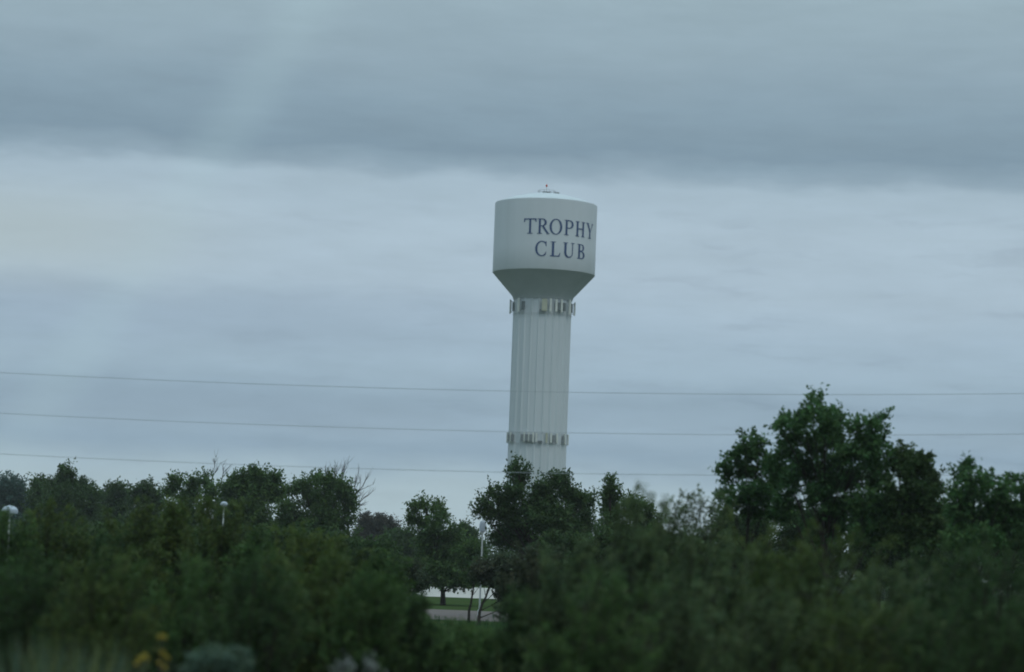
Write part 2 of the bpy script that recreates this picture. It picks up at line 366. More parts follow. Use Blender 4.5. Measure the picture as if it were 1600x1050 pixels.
# ------------------------------------------------------------------ foliage
class Leaves:
    def __init__(s): s.v, s.t = [], []
    def add(s, c, n, d, size, wid, tone):
        """c centres, n normals, d pointing directions (K x 3), one folded pointed leaf each"""
        d = d / np.linalg.norm(d, axis=1, keepdims=True)
        sd = np.cross(n, d); sd /= (np.linalg.norm(sd, axis=1, keepdims=True) + 1e-9)
        nn = np.cross(d, sd); S = size[:, None]; W = wid[:, None]
        a = c - d * S * .5; b = c + sd * W * .5 - d * S * .08 + nn * W * .16; e = c + d * S * .5 - nn * S * .08; f = c - sd * W * .5 - d * S * .08 + nn * W * .16
        s.v.append(np.stack((a, b, e, f), 1).reshape(-1, 3)); s.t.append(tone)
    def build(s, name, m, parent=None):
        v = np.concatenate(s.v).astype(np.float32); t = np.concatenate(s.t).astype(np.float32); k = len(t)
        me = bpy.data.meshes.new(name); me.vertices.add(4 * k); me.loops.add(4 * k); me.polygons.add(k)
        me.vertices.foreach_set('co', v.ravel()); me.loops.foreach_set('vertex_index', np.arange(4 * k, dtype=np.int32))
        me.polygons.foreach_set('loop_start', np.arange(0, 4 * k, 4, dtype=np.int32)); me.polygons.foreach_set('loop_total', np.full(k, 4, dtype=np.int32))
        at_ = me.attributes.new('leaf_tone', 'FLOAT_COLOR', 'FACE')
        at_.data.foreach_set('color', np.concatenate((t, np.ones((k, 1), np.float32)), 1).ravel())
        me.update(calc_edges=True); me.materials.append(m)
        return link(name, me, parent)
def unit(a): return a / (np.linalg.norm(a, axis=-1, keepdims=True) + 1e-9)
def tones(rng, k, base):
    br = base * rng.uniform(.72, 1.30, k); w_ = rng.uniform(-.12, .12, k)
    return np.stack((br * (1 + w_), br, br * (1 - w_)), 1)

def fill_lobe(Lv, rng, c, rad, leaf, count, spread=.55, upb=.6, lean=(0, 0, 0), wide=.55, tuft_leaves=26, shell=.45):
    """leaf tufts through an ellipsoid, denser near its skin, standing outward and up"""
    c = np.array(c); rad = np.array(rad); nt_ = max(5, int(count / tuft_leaves))
    u = unit(rng.normal(size=(nt_, 3))); r = rng.uniform(0, 1, nt_) ** shell
    r = r * rng.uniform(.66, 1.02, nt_)
    tc_ = c + u * r[:, None] * rad
    ax = unit(unit(u / rad) * 1.0 + np.array((0, 0, upb)) + np.array(lean) + rng.normal(size=(nt_, 3)) * .45)
    tl = leaf * rng.uniform(2.2, 5.0, nt_); base = rng.uniform(.78, 1.22, nt_)
    for i in range(nt_):
        k = rng.integers(int(tuft_leaves * .6), int(tuft_leaves * 1.4) + 1)
        t = rng.uniform(-.6, .6, k)
        lat = rng.normal(size=(k, 3)) * (leaf * spread * 1.5) * (1.05 - .5 * (t[:, None] + .6) / 1.2)
        p = tc_[i] + ax[i] * (t * tl[i])[:, None] + lat
        n = unit(rng.normal(size=(k, 3)) * .8 + ax[i] * .3 + np.array((0, 0, .9)))
        d = unit(rng.normal(size=(k, 3)) * .75 + ax[i] * .9 + unit(lat) * .6 - np.array((0, 0, .15)))
        sz = leaf * rng.uniform(.65, 1.3, k)
        Lv.add(p, n, d, sz, sz * wide, tones(rng, k, base[i]))
    return tc_

def plant(name, label, cat, lobes, D, kind, leaf_px=6.0, cover=7.0, seed=0, group=None, base_px=None, trunk_r=None, depth=.8, bare=(), limbs=True,
          upb=.6, lean=(0, 0, 0), wide=.55, tuft=26, spread=.55, jit=.25, shell=.45, stems=1, red=None):
    """a tree or shrub: tapered trunk(s), limbs to each mass of leaves, crown of separate leaves. lobes: (px, py, rx, ry) in photo pixels at distance D"""
    rng = np.random.default_rng(seed); rnd = random.Random(seed); s = D / F_PX; leaf = leaf_px * s
    cs = []
    wtot = max(l[0] + l[2] for l in lobes) - min(l[0] - l[2] for l in lobes)
    for (px, py, rx, ry) in lobes:
        dd = rnd.uniform(-jit, jit) * wtot * s
        c = at(px, py, D + dd); cs.append((c, Vector((rx * s, max(rx, ry) * s * depth, ry * s))))
    bx = base_px if base_px else sum(l[0] * l[2] for l in lobes) / sum(l[2] for l in lobes)
    b0 = at(bx, 870, D); b0.z = 0
    t = thing(name, b0, label, cat, group)
    Lv = Leaves(); ztop = max(c.z + r.z for c, r in cs)
    tips = []
    for (px, py, rx, ry), (c, r) in zip(lobes, cs):
        tc_ = fill_lobe(Lv, rng, c - b0, r, leaf, cover * 3.2 * math.pi * rx * ry / (leaf_px ** 2 * .5), upb=upb, lean=lean, wide=wide, tuft_leaves=tuft, spread=spread, shell=shell)
        tips.append(tc_)
    bm = bmesh.new()
    tr = trunk_r or max(.05, ztop * .018)
    hub_z = min(c.z for c, r in cs) * .55 + .25 * ztop
    for q in range(stems):
        ox = rnd.uniform(-.25, .25) * (stems > 1) * 2
        pts, rr = [], []
        top = max(cs, key=lambda q_: q_[0].z)[0] - b0 if q == 0 else rnd.choice(cs)[0] - b0
        for i in range(9):
            f = i / 8; k = f ** 1.6
            pts.append(Vector((ox * (1 - f) + top.x * k, top.y * k, top.z * f)) + Vector((rnd.uniform(-1, 1), rnd.uniform(-1, 1), 0)) * tr * .7 * (0 < i))
            rr.append(tr * (1.25 if i == 0 else 1 - .86 * f))
        tube(bm, pts, rr, 7)
        if limbs:
            for (c, r), tc_ in zip(cs, tips):
                if q and rnd.random() < .5: continue
                e = c - b0; f = min(.85, max(.2, (e.z - r.z) / max(top.z, .1) * .75)); i = int(f * 8); p = pts[i]
                m_ = p.lerp(e, .5) + Vector((0, 0, -.06 * (e - p).length)); r0 = rr[i] * .4
                tube(bm, [p, m_, e], [r0, r0 * .6, r0 * .3], 5)
                for jj in range(0, len(tc_), max(1, len(tc_) // 9)):
                    tube(bm, [e if jj % 2 else m_, Vector(tc_[jj])], [r0 * .28, r0 * .07], 3)
    obj('trunk' if cat == 'tree' else 'stem', bm, MT['bark'], t, True)
    Lv.build('crown' if cat == 'tree' else 'foliage', LEAF[kind], t)
    if bare:
        bm = bmesh.new()
        for (x0, y0, x1, y1) in bare:
            a, b = at(x0, y0, D) - b0, at(x1, y1, D) - b0; ln = (b - a).length
            def grow(a, b, r, lv):
                mid = a.lerp(b, .5) + Vector((rnd.uniform(-1, 1), rnd.uniform(-1, 1), rnd.uniform(-1, 1))) * ln * .03
                tube(bm, [a, mid, b], [r, r * .7, r * .3], 4)
                if lv:
                    for _ in range(5):
                        f = rnd.uniform(.25, .95); p = a.lerp(b, f); d = (b - a) * rnd.uniform(.3, .6)
                        d = d + Vector((rnd.uniform(-1, 1), rnd.uniform(-1, 1), rnd.uniform(-.6, 1))) * d.length * .7
                        grow(p, p + d, r * .55, lv - 1)
            grow(a, b, s * 1.0, 2)
        obj('bare_branch', bm, MT['twig'], t)
    return t
TREES = 'trees along the skyline'; NEAR = 'shrubs of the roadside thicket'
def tree(label, lobes, D, kind, seed, name='tree', **kw): return plant(name, label, 'tree', lobes, D, kind, seed=seed, group=kw.pop('group', TREES), **kw)
def shrub(label, lobes, D, kind, seed, name='shrub', **kw):
    kw.setdefault('leaf_px', 8); kw.setdefault('cover', 8); kw.setdefault('stems', 3); kw.setdefault('trunk_r', .05)
    return plant(name, label, 'shrub', lobes, D, kind, seed=seed, group=kw.pop('group', NEAR), **kw)

# --- far trees, left to right
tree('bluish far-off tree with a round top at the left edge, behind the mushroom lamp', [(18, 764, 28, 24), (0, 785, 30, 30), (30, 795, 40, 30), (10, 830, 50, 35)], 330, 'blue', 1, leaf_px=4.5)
tree('small dark tree between the bluish far-off tree and the twin-spiked tree', [(62, 758, 14, 16), (74, 768, 14, 14), (64, 785, 26, 26), (70, 815, 30, 30)], 245, 'dark', 2, leaf_px=4.5)
tree('dark tree with two pointed spikes rising from its top', [(107, 738, 5, 14), (97, 740, 4, 12), (104, 754, 18, 16), (85, 760, 14, 14), (127, 762, 18, 16), (145, 772, 14, 14), (100, 785, 42, 28), (125, 800, 40, 30), (105, 830, 50, 35)], 230, 'dark', 3, leaf_px=4.5, name='spiked_tree')
tree('low dark tree with a flat top, right of the twin-spiked tree', [(172, 770, 16, 12), (192, 768, 16, 11), (180, 792, 34, 24), (175, 825, 40, 30)], 250, 'dark', 4, leaf_px=4.5)
tree('dark rounded tree left of the patchy light-green tree', [(228, 764, 17, 12), (220, 778, 22, 18), (240, 785, 22, 20), (230, 815, 40, 30)], 240, 'dark', 5, leaf_px=4.5)
tree('patchy light-green tree with sky showing through and two bare twigs on top', [(276, 752, 17, 12), (264, 766, 14, 12), (303, 755, 16, 12), (322, 752, 13, 11), (330, 768, 16, 14), (292, 775, 26, 14), (295, 800, 45, 22), (345, 792, 22, 14), (352, 812, 26, 20), (310, 835, 50, 30)], 200, 'mid', 6, leaf_px=5, cover=4.5,
     bare=((330, 755, 336, 727), (345, 758, 350, 731)))
tree('broad mid-green tree with a domed crown, left of the tree with bare twigs', [(402, 742, 18, 15), (378, 752, 20, 15), (424, 750, 16, 16), (360, 766, 20, 16), (432, 772, 18, 18), (395, 770, 34, 24), (385, 800, 45, 26), (410, 835, 55, 30)], 190, 'mid', 7, leaf_px=5)
tree('mid-green tree with bare grey twigs fraying its top and right side', [(512, 752, 20, 13), (494, 750, 13, 10), (475, 760, 16, 12), (458, 764, 12, 10), (533, 765, 16, 18), (545, 785, 15, 20), (500, 780, 38, 20), (452, 792, 20, 12), (455, 815, 30, 18), (510, 812, 52, 28), (500, 845, 60, 30)], 185, 'mid', 8, leaf_px=5, cover=6,
     bare=((522, 760, 524, 731), (530, 765, 538, 735), (545, 785, 568, 758), (550, 795, 572, 775), (515, 755, 508, 735), (548, 780, 558, 750), (545, 790, 566, 790)), name='fraying_tree')
tree('dull purplish-brown bushy tree low on the skyline', [(572, 815, 16, 10), (592, 816, 18, 11), (612, 820, 14, 9), (590, 834, 40, 16)], 290, 'brown', 9, leaf_px=4, name='brown_tree')
tree('low dark tree between the brown bush and the thin airy tree', [(632, 838, 18, 14), (615, 850, 26, 18), (640, 865, 30, 25), (600, 880, 40, 25)], 240, 'dark', 10, leaf_px=4.5)
tree('thin airy tree with sky between its leaves, its trunk dark against the pale paved lot', [(648, 790, 12, 9), (662, 786, 11, 9), (680, 792, 12, 10), (694, 802, 11, 11), (642, 808, 12, 12), (660, 812, 16, 11), (685, 818, 18, 14), (668, 838, 26, 14), (705, 835, 22, 14), (690, 862, 48, 26), (735, 862, 26, 24), (668, 892, 38, 22), (715, 893, 38, 20), (748, 888, 20, 20), (690, 905, 56, 12), (715, 908, 40, 10)],
     174, 'mid', 11, leaf_px=5, cover=4.6, base_px=695, trunk_r=.17, name='airy_tree')
tree('low dark tree in the dip between the airy tree and the tree before the tower', [(722, 828, 13, 12), (735, 838, 16, 14), (725, 858, 28, 22)], 250, 'dark', 12, leaf_px=4.5)
tree('dark many-branched tree standing before the foot of the water tower', [(806, 727, 6, 10), (799, 738, 7, 8), (818, 736, 6, 12), (812, 752, 16, 10), (772, 766, 8, 7), (782, 776, 10, 8), (757, 780, 7, 11), (748, 796, 9, 9), (766, 800, 12, 9), (800, 772, 18, 12), (868, 750, 18, 11), (882, 748, 9, 10), (850, 762, 18, 12),
      (840, 785, 32, 18), (888, 772, 20, 16), (905, 785, 15, 16), (922, 782, 7, 12), (795, 800, 32, 18), (860, 812, 50, 26), (910, 820, 26, 30), (800, 835, 45, 25), (880, 850, 60, 32)], 140, 'dark', 13, leaf_px=6, cover=6, upb=1.0, name='branched_tree')
tree('narrow columnar tree right of the water tower', [(953, 757, 9, 11), (951, 774, 11, 14), (962, 772, 8, 10), (956, 795, 17, 16), (955, 825, 24, 26)], 150, 'mid', 14, leaf_px=5, upb=1.2, name='columnar_tree')
tree('low ragged tree right of the narrow columnar tree', [(980, 782, 10, 8), (994, 786, 10, 8), (1008, 795, 13, 9), (985, 800, 20, 14), (1010, 815, 28, 18), (1000, 845, 45, 25)], 150, 'mid', 15, leaf_px=5, cover=5.5)
tree('dark reddish tree on a slim stem hiding the foot of the pale lamp post', [(775, 888, 26, 18), (800, 895, 32, 25), (774, 900, 18, 14), (752, 893, 18, 13), (795, 926, 24, 16), (815, 930, 30, 25)], 122, 'red', 16, leaf_px=6, base_px=752, trunk_r=.09, name='reddish_tree')
tree('slim young dark-leaved tree at the right end of the pale paved lot', [(745, 889, 18, 11), (760, 897, 16, 11), (738, 899, 12, 8)], 124, 'dark', 18, leaf_px=5, base_px=736, trunk_r=.08, name='young_tree')
tree('small reddish tree left of the pale paved lot', [(645, 895, 20, 16), (630, 915, 24, 20), (655, 912, 12, 12)], 128, 'red', 17, leaf_px=6, name='reddish_tree')

# --- right: leafy trees nearer the road
tree('medium leafy tree with a slim trunk, left shoulder of the big tree', [(1165, 690, 11, 11), (1187, 690, 9, 12), (1176, 706, 20, 13), (1148, 712, 14, 11), (1127, 728, 8, 7), (1140, 740, 17, 13), (1170, 734, 22, 16), (1198, 728, 16, 17), (1124, 772, 7, 7), (1142, 782, 18, 12), (1172, 766, 26, 18), (1205, 760, 20, 20), (1180, 795, 30, 16), (1215, 800, 22, 18)],
     78, 'cotton', 21, leaf_px=7.5, cover=5, base_px=1158, trunk_r=.07, upb=.7, lean=(.35, 0, 0), name='leafy_tree', wide=.62, spread=.45, tuft=34)
tree('tallest leafy tree on the right, its crown forked into two uneven peaks', [(1277, 622, 9, 12), (1268, 640, 14, 13), (1253, 655, 16, 12), (1226, 654, 10, 8), (1218, 662, 5, 5), (1290, 650, 18, 13), (1310, 656, 15, 12), (1334, 664, 14, 11), (1372, 650, 8, 13), (1364, 668, 14, 13), (1378, 685, 12, 13), (1350, 690, 20, 16), (1240, 680, 22, 18), (1228, 702, 17, 18), (1250, 722, 18, 14), (1300, 682, 26, 18), (1276, 696, 24, 18), (1288, 668, 18, 14), (1262, 738, 20, 14), (1300, 752, 30, 16),
      (1322, 708, 28, 20), (1365, 712, 24, 18), (1215, 730, 18, 18), (1235, 748, 20, 16), (1290, 735, 22, 18), (1330, 745, 32, 22), (1375, 748, 30, 22), (1275, 770, 28, 16), (1225, 785, 22, 18), (1310, 790, 32, 20), (1360, 790, 40, 24), (1290, 825, 50, 26), (1370, 830, 55, 28)],
     75, 'cotton', 22, leaf_px=7.5, cover=5.2, base_px=1300, trunk_r=.10, upb=.8, lean=(.4, 0, 0), name='leafy_tree', wide=.62, spread=.45, tuft=34)
tree('leafy tree with a rounded sloping crown, right shoulder of the big tree on the right', [(1424, 712, 12, 9), (1401, 708, 12, 10), (1405, 722, 16, 13), (1442, 724, 14, 12), (1458, 742, 13, 15), (1425, 740, 24, 16), (1462, 765, 13, 16), (1435, 770, 28, 20), (1405, 775, 28, 22), (1445, 800, 32, 22), (1420, 835, 50, 28), (1470, 835, 22, 24)],
     74, 'dark', 23, leaf_px=7.5, cover=6.5, base_px=1430, trunk_r=.09, upb=.7, lean=(.35, 0, 0), name='leafy_tree', wide=.62, spread=.45, tuft=34)
tree('leafy tree at the right edge with three ragged peaks', [(1510, 730, 12, 9), (1500, 744, 12, 10), (1520, 746, 12, 10), (1545, 748, 13, 10), (1535, 762, 16, 11), (1585, 750, 13, 10), (1572, 762, 14, 11), (1602, 765, 12, 16), (1492, 768, 12, 14), (1515, 778, 22, 14), (1555, 782, 26, 16), (1595, 795, 24, 20), (1500, 800, 22, 20), (1545, 815, 40, 24), (1600, 835, 30, 30), (1520, 845, 50, 25)],
     70, 'cotton', 24, leaf_px=7.5, cover=5.5, base_px=1545, trunk_r=.09, upb=.8, lean=(.4, 0, 0), name='leafy_tree', wide=.62, spread=.45, tuft=34)

rng = np.random.default_rng(500); rnd = random.Random(500); Lv = Leaves()       # far wood beyond the lot
for x in range(-260, 1900, 26):
    hz = 880 + .0384 * (x - 800); tp = hz - rnd.uniform(26, 48)
    for y in (tp + 10, tp + 28, tp + 46, tp + 64):
        D = 330 + rnd.uniform(-12, 30); c = at(x + rnd.uniform(-10, 10), min(y, hz + 28), D); s_ = D / F_PX
        fill_lobe(Lv, rng, tuple(c), (22 * s_, 20 * s_, 14 * s_), 5.5 * s_, 420)
tag(Lv.build('far_wood', LEAF['dark']), 'far dark wood beyond the pale paved lot, seen as one low band', 'wood', kind='stuff')
BELT = 'dark trees closing the middle distance'
for i, (lab, x, y, rx, ry) in enumerate((('dark tree low behind the left-edge lamp', 20, 850, 60, 30), ('dark tree low behind the olive shrub by the left-edge lamp', 110, 850, 60, 30), ('dark tree low in the dip under the flat-topped dark tree', 200, 845, 60, 30), ('dark tree low under the patchy light-green tree', 300, 848, 60, 30), ('dark tree low under the domed tree', 395, 850, 60, 30), ('dark tree low under the fraying tree', 490, 855, 60, 30), ('dark tree low under the purplish-brown tree', 580, 868, 52, 26),
                                         ('dark tree low under the right side of the many-branched tree', 890, 862, 60, 30), ('dark tree low under the columnar tree', 975, 855, 55, 30),
                                         ('dark tree low behind the feathery shrub', 1060, 858, 45, 26), ('dark tree behind the slim trunk of the medium leafy tree', 1160, 825, 55, 30), ('dark tree behind the trunk of the tallest leafy tree', 1265, 818, 60, 32),
                                         ('dark tree behind the right shoulder of the big tree', 1380, 815, 60, 34), ('dark tree behind the gap left of the right-edge tree', 1480, 812, 50, 34), ('dark tree behind the right-edge tree', 1585, 812, 55, 36))):
    tree(lab, [(x - rx * .5, y - ry * .35, rx * .4, ry * .5), (x + rx * .45, y - ry * .2, rx * .42, ry * .5), (x, y, rx * .8, ry * .8), (x, y + ry * .9, rx * 1.1, ry * .9), (x, y + ry * 2, rx * 1.1, ry)], 125, 'dark', 300 + i, leaf_px=6, group=BELT)

# --- roadside thicket, far row
def spray(label, px, py, rx, D, kind, seed, lean=0.0, leaf_px=7.0, n=70, name='shrub', group=NEAR, droop=.5):
    """a shrub of many arching stems that fan out from the ground, leafy along their upper part; ragged, feathery top"""
    rng = np.random.default_rng(seed); s = D / F_PX; top = at(px, py, D); H = top.z; rw = rx * s; leaf = leaf_px * s
    t = thing(name, (top.x, D, 0), label, 'shrub', group); Lv = Leaves(); bm = bmesh.new()
    for i in range(n):
        a = rng.uniform(0, 2 * np.pi); q = np.sqrt(rng.uniform(0, 1)); x, y = q * rw * 1.15 * np.cos(a), q * rw * .8 * np.sin(a)
        h = H * (1.06 - .30 * q ** 2.2) * rng.uniform(.66, 1.03) if i > 6 else H * rng.uniform(.94, 1.04)
        if i <= 5: x *= .7; y *= .5
        b = np.array((x * .25, y * .25, 0)); e = np.array((x + lean * h * .5, y, h)); c = np.array((x * .45, y * .45, h * (.62 + .3 * droop)))
        ts = np.linspace(0, 1, 9)[:, None]; P = (1 - ts) ** 2 * b + 2 * ts * (1 - ts) * c + ts ** 2 * e
        tube(bm, [tuple(p) for p in P[::2]], [.022, .018, .013, .008, .004], 4)
        base = rng.uniform(.75, 1.25); m = 11
        for k in range(m):
            f = .22 + .80 * (k + rng.uniform(0, 1)) / m; f = min(f, 1.0)
            p = (1 - f) ** 2 * b + 2 * f * (1 - f) * c + f ** 2 * e; d = unit(2 * (1 - f) * (c - b) + 2 * f * (e - c))
            side = unit(rng.normal(size=3) + np.array((lean, 0, .5))); L_ = rw * rng.uniform(.12, .38) * (1.15 - f * .75)
            kk = int(rng.integers(9, 18)); tt = rng.uniform(0, 1, kk)[:, None]
            pp = p + (side * .75 + d * .5) * L_ * tt + rng.normal(size=(kk, 3)) * leaf * .55
            pp[:, 2] = np.maximum(pp[:, 2], .02)
            dd = unit(rng.normal(size=(kk, 3)) * .6 + side + d * .5); nn = unit(rng.normal(size=(kk, 3)) * .8 + np.array((0, 0, 1.)))
            sz = leaf * rng.uniform(.6, 1.35, kk); Lv.add(pp, nn, dd, sz, sz * .5, tones(rng, kk, base))
    for zc, zr, k_ in ((.30, .34, 1.0), (.58, .30, .85)):
        fill_lobe(Lv, rng, (lean * H * .2 * zc, 0, H * zc), (rw * k_, rw * .75 * k_, H * zr), leaf, 900 * max(.5, rx / 70) * max(.7, H / 3.5), spread=.7, upb=.9, shell=.4)
    obj('stem', bm, MT['bark'], t, True); Lv.build('foliage', LEAF[kind], t)
    return t
rs = random.Random(5)
for i, (x, y, rx, ry, D, kind, lab) in enumerate((
    (78, 800, 58, 45, 58, 'olive', 'olive-green shrub just right of the mushroom lamp'),
    (12, 806, 45, 45, 55, 'mid', 'green shrub hiding the post of the mushroom lamp'),
    (150, 838, 45, 45, 60, 'dark', 'dark shrub below the twin-spiked tree'),
    (205, 798, 52, 48, 62, 'olive', 'tall olive-green shrub below the dark rounded tree'),
    (268, 786, 34, 38, 64, 'yellow', 'yellow-tinged shrub in front of the patchy light-green tree'),
    (340, 790, 52, 48, 60, 'olive', 'rounded olive shrub just below the small white lamp'),
    (400, 838, 45, 45, 58, 'mid', 'green shrub below the broad domed tree'),
    (470, 832, 55, 48, 56, 'yellow', 'yellowish shrub below the tree with bare twigs'),
    (545, 850, 50, 46, 58, 'olive', 'olive shrub left of the purplish-brown tree'),
    (600, 872, 42, 44, 56, 'mid', 'green shrub below the purplish-brown tree'),
    (832, 862, 50, 46, 60, 'red', 'dull reddish-green shrub right of the slim pale lamp post'))):
    spray(lab, x, y, rx * 1.15, D, kind, 40 + i, .05)
# near row
for i, (x, y, rx, ry, D, kind, lab) in enumerate((
    (45, 880, 80, 55, 34, 'dark', 'dark shrub low at the left edge, above the pale straw-tipped grass'),
    (165, 870, 80, 55, 33, 'olive', 'dark olive shrub above the grass tufts, left of the yellow flowers'),
    (285, 885, 85, 55, 35, 'mid', 'dark green shrub right behind the yellow flowers'),
    (400, 880, 80, 55, 33, 'dark', 'dark shrub above and right of the silvery bush'),
    (492, 868, 65, 55, 37, 'olive', 'olive-green shrub in the middle of the left thicket'),
    (575, 905, 62, 50, 35, 'mid', 'green shrub left of the pale paved lot, above the white-topped weeds'),
    (628, 935, 42, 40, 36, 'dark', 'low dark shrub at the lower left corner of the gap to the pale lot'),
    (675, 975, 45, 40, 40, 'mid', 'low bright green shrub under the left half of the gap to the pale lot'),
    (745, 980, 45, 40, 41, 'mid', 'low bright green shrub under the right half of the gap to the pale lot'),
    (820, 925, 45, 45, 38, 'dark', 'dark shrub closing the gap to the pale lot on its right'),
    (878, 858, 65, 55, 36, 'grey', 'grey-green shrub below the columnar tree'),
    (985, 792, 75, 50, 37, 'grey', 'tall grey-green shrub right of the columnar tree, left of the feathery plume'),
    (1085, 838, 65, 52, 36, 'grey', 'grey-green shrub below the feathery plume'),
    (1180, 826, 75, 50, 37, 'olive', 'olive shrub in front of the slim trunk of the medium leafy tree'),
    (1280, 850, 70, 50, 35, 'olive', 'olive shrub below the tallest leafy tree'),
    (1365, 885, 75, 50, 34, 'grey', 'dull grey-green shrub below the right shoulder of the big tree'),
    (1455, 868, 75, 52, 37, 'dark', 'dark shrub below the gap between the big tree and the right-edge tree'),
    (1560, 855, 85, 52, 36, 'dark', 'dark shrub low at the right edge'),
    (925, 915, 85, 55, 29, 'mid', 'dark green shrub at the foot of the grey-green shrubs'),
    (1055, 920, 90, 55, 30, 'grey', 'grey-green shrub at the bottom edge, under the feathery plume'),
    (1185, 925, 85, 55, 29, 'grey', 'dull shrub at the bottom edge, under the olive shrubs'),
    (1310, 950, 90, 55, 29, 'olive', 'dark olive shrub at the bottom edge, right of centre'),
    (1450, 950, 90, 55, 29, 'dark', 'dark shrub at the bottom edge, near the right corner'),
    (1575, 945, 75, 55, 29, 'dark', 'dark shrub filling the bottom right corner'))):
    spray(lab, x, y, rx * (1.1 + .35 * ((i * 7) % 5) / 4), D, kind, 70 + i, .16 if x > 800 else .06, 8.0)
# feathery plume leaning right
for k_, (x, y, rx, lab) in enumerate(((1058, 768, 40, 'feathery shrub of thin leaning sprays, left one of the two beside the big tree'), (1108, 782, 38, 'feathery shrub of thin leaning sprays, touching the left side of the big tree'))):
    spray(lab, x - 32, y, rx, 60, 'grey', 99 + k_, lean=.32, leaf_px=6.0, n=44, name='feathery_shrub', group='feathery shrubs')

# --- low growth at the bottom edge
def blades(Lv, rng, cx, cy, n, h, rad, wd, lean=.25, tone=1.0):
    a = rng.uniform(0, 2 * np.pi, n); r = rad * np.sqrt(rng.uniform(0, 1, n)); hh = h * rng.uniform(.5, 1.1, n)
    b = np.stack((cx + r * np.cos(a), cy + r * np.sin(a), np.zeros(n)), 1); d = unit(np.stack((rng.normal(size=n) * lean, rng.normal(size=n) * lean, np.ones(n)), 1))
    for f0, f1, ws in ((.0, .55, 1.0), (.45, 1.0, .8)):
        c = b + d * (hh * (f0 + f1) / 2)[:, None] + np.array((0.12, 0, 0)) * (f1 > .9) * h * .4
        Lv.add(c, unit(rng.normal(size=(n, 3)) * np.array((1, 1, .1))), d, hh * (f1 - f0) * 1.1, np.full(n, wd * ws), tones(rng, n, tone))
rng = np.random.default_rng(77)
Lv = Leaves()
for _ in range(900):
    y = rng.uniform(24, 128); x = rng.uniform(-.24, .24) * y
    if 36 < y and abs(x - (-.020 * y)) < .018 * y: hmax = .35
    else: hmax = rng.uniform(.5, 1.3)
    blades(Lv, rng, x, y, 30, hmax, .9, .035, .3, rng.uniform(.7, 1.2))
tag(Lv.build('undergrowth', LEAF['grass']), 'tall dark green grass and weeds covering the ground between the shrubs', 'grass', kind='stuff')

def clump(label, px, py, D, h_top, wpx, kind, n, seed, name, group, wd=.03, lean=.22):
    p = at(px, py, D); rng = np.random.default_rng(seed); t = thing(name, (p.x, p.y, 0), label, 'grass')
    t['group'] = group
    Lv = Leaves(); blades(Lv, rng, 0, 0, n, p.z, wpx * D / F_PX, wd, lean)
    Lv.build('blades', LEAF[kind], t); return t
GR = 'pale grass clumps at the bottom left'
clump('pale straw-tipped grass clump nearest the bottom left corner', 40, 1008, 27, 0, 24, 'silver', 420, 1, 'grass_clump', GR)
clump('single tall pale seed stalk cluster above the corner grass', 48, 996, 26.6, 0, 5, 'straw', 26, 2, 'grass_clump', GR, lean=.06)
clump('wide straw-coloured grass clump left of the yellow flowers', 98, 1006, 27, 0, 32, 'straw', 520, 3, 'grass_clump', GR)
clump('thin green-grey grass clump just left of the yellow flowers', 165, 1016, 27.5, 0, 22, 'silver', 200, 4, 'grass_clump', GR)
clump('pale yellow-green grass tip at the bottom edge right of the gap to the pale lot', 790, 1033, 27, 0, 12, 'straw', 60, 5, 'grass_clump', 'grass tips at the bottom edge')
shrub('silvery pale bush at the bottom edge right of the yellow flowers', [(335, 1038, 36, 14), (312, 1044, 26, 14), (360, 1046, 28, 14), (335, 1065, 50, 22), (335, 1085, 50, 22)], 27, 'silver', 130, leaf_px=10, cover=7, name='silvery_bush', group='pale bushes')

# yellow flowers
def flower(label, heads, D, seed, name='yellow_flower'):
    rnd = random.Random(seed); b = at(heads[0][0] - 4, 1050, D); b.z = 0; t = thing(name, b, label, 'flower', 'yellow flowers at the bottom left')
    bs = bmesh.new(); s = D / F_PX; Lv = Leaves(); rng = np.random.default_rng(seed)
    for (px, py, r) in heads:
        c = at(px, py, D + rnd.uniform(-.15, .15)) - b; rr = r * s * .72
        tube(bs, [(rnd.uniform(-.03, .03), 0, 0), (c.x * .5 + rnd.uniform(-.03, .03), c.y * .5, c.z * .6), c - Vector((0, -.02, .02))], [.013, .011, .007], 5)
        k = 9
        for q in range(k):
            z = rnd.uniform(.3, .85) * c.z; f = z / c.z; p = np.array(((c.x * f, c.y * f, z),)); d = rng.normal(size=(1, 3)) * np.array((1, 1, .4))
            Lv.add(p + unit(d) * .08, np.array(((0, 0, 1.),)), d, np.array((.2,)), np.array((.05,)), tones(rng, 1, 1))
        tilt = Matrix.Rotation(R(rnd.uniform(35, 80)), 4, 'X') @ Matrix.Rotation(rnd.uniform(-.5, .5), 4, 'Y')
        bp = bmesh.new(); n = 13
        for q in range(n):
            a = 2 * math.pi * q / n + rnd.uniform(-.1, .1); dx = Vector((math.cos(a), math.sin(a), 0)); sx = Vector((-math.sin(a), math.cos(a), 0)); ln = rr * rnd.uniform(.85, 1.1)
            vv = [dx * rr * .2, dx * ln * .6 + sx * rr * .2 + Vector((0, 0, rr * .14)), dx * ln + Vector((0, 0, -rr * .05)), dx * ln * .6 - sx * rr * .2 + Vector((0, 0, rr * .14 + .001 * q))]
            bp.faces.new([bp.verts.new(c + (tilt @ v)) for v in vv])
        h = obj('flower_head', bp, MT['yellow'], t)
        bd = bmesh.new(); bmesh.ops.create_uvsphere(bd, u_segments=10, v_segments=6, radius=1, matrix=Matrix.Translation(c) @ tilt @ Matrix.Diagonal((rr * .3, rr * .3, rr * .17, 1))); obj('flower_disc', bd, MT['brown'], h, True)
    obj('stem', bs, MT['bark'], t, True); Lv.build('leaves', LEAF['grass'], t)
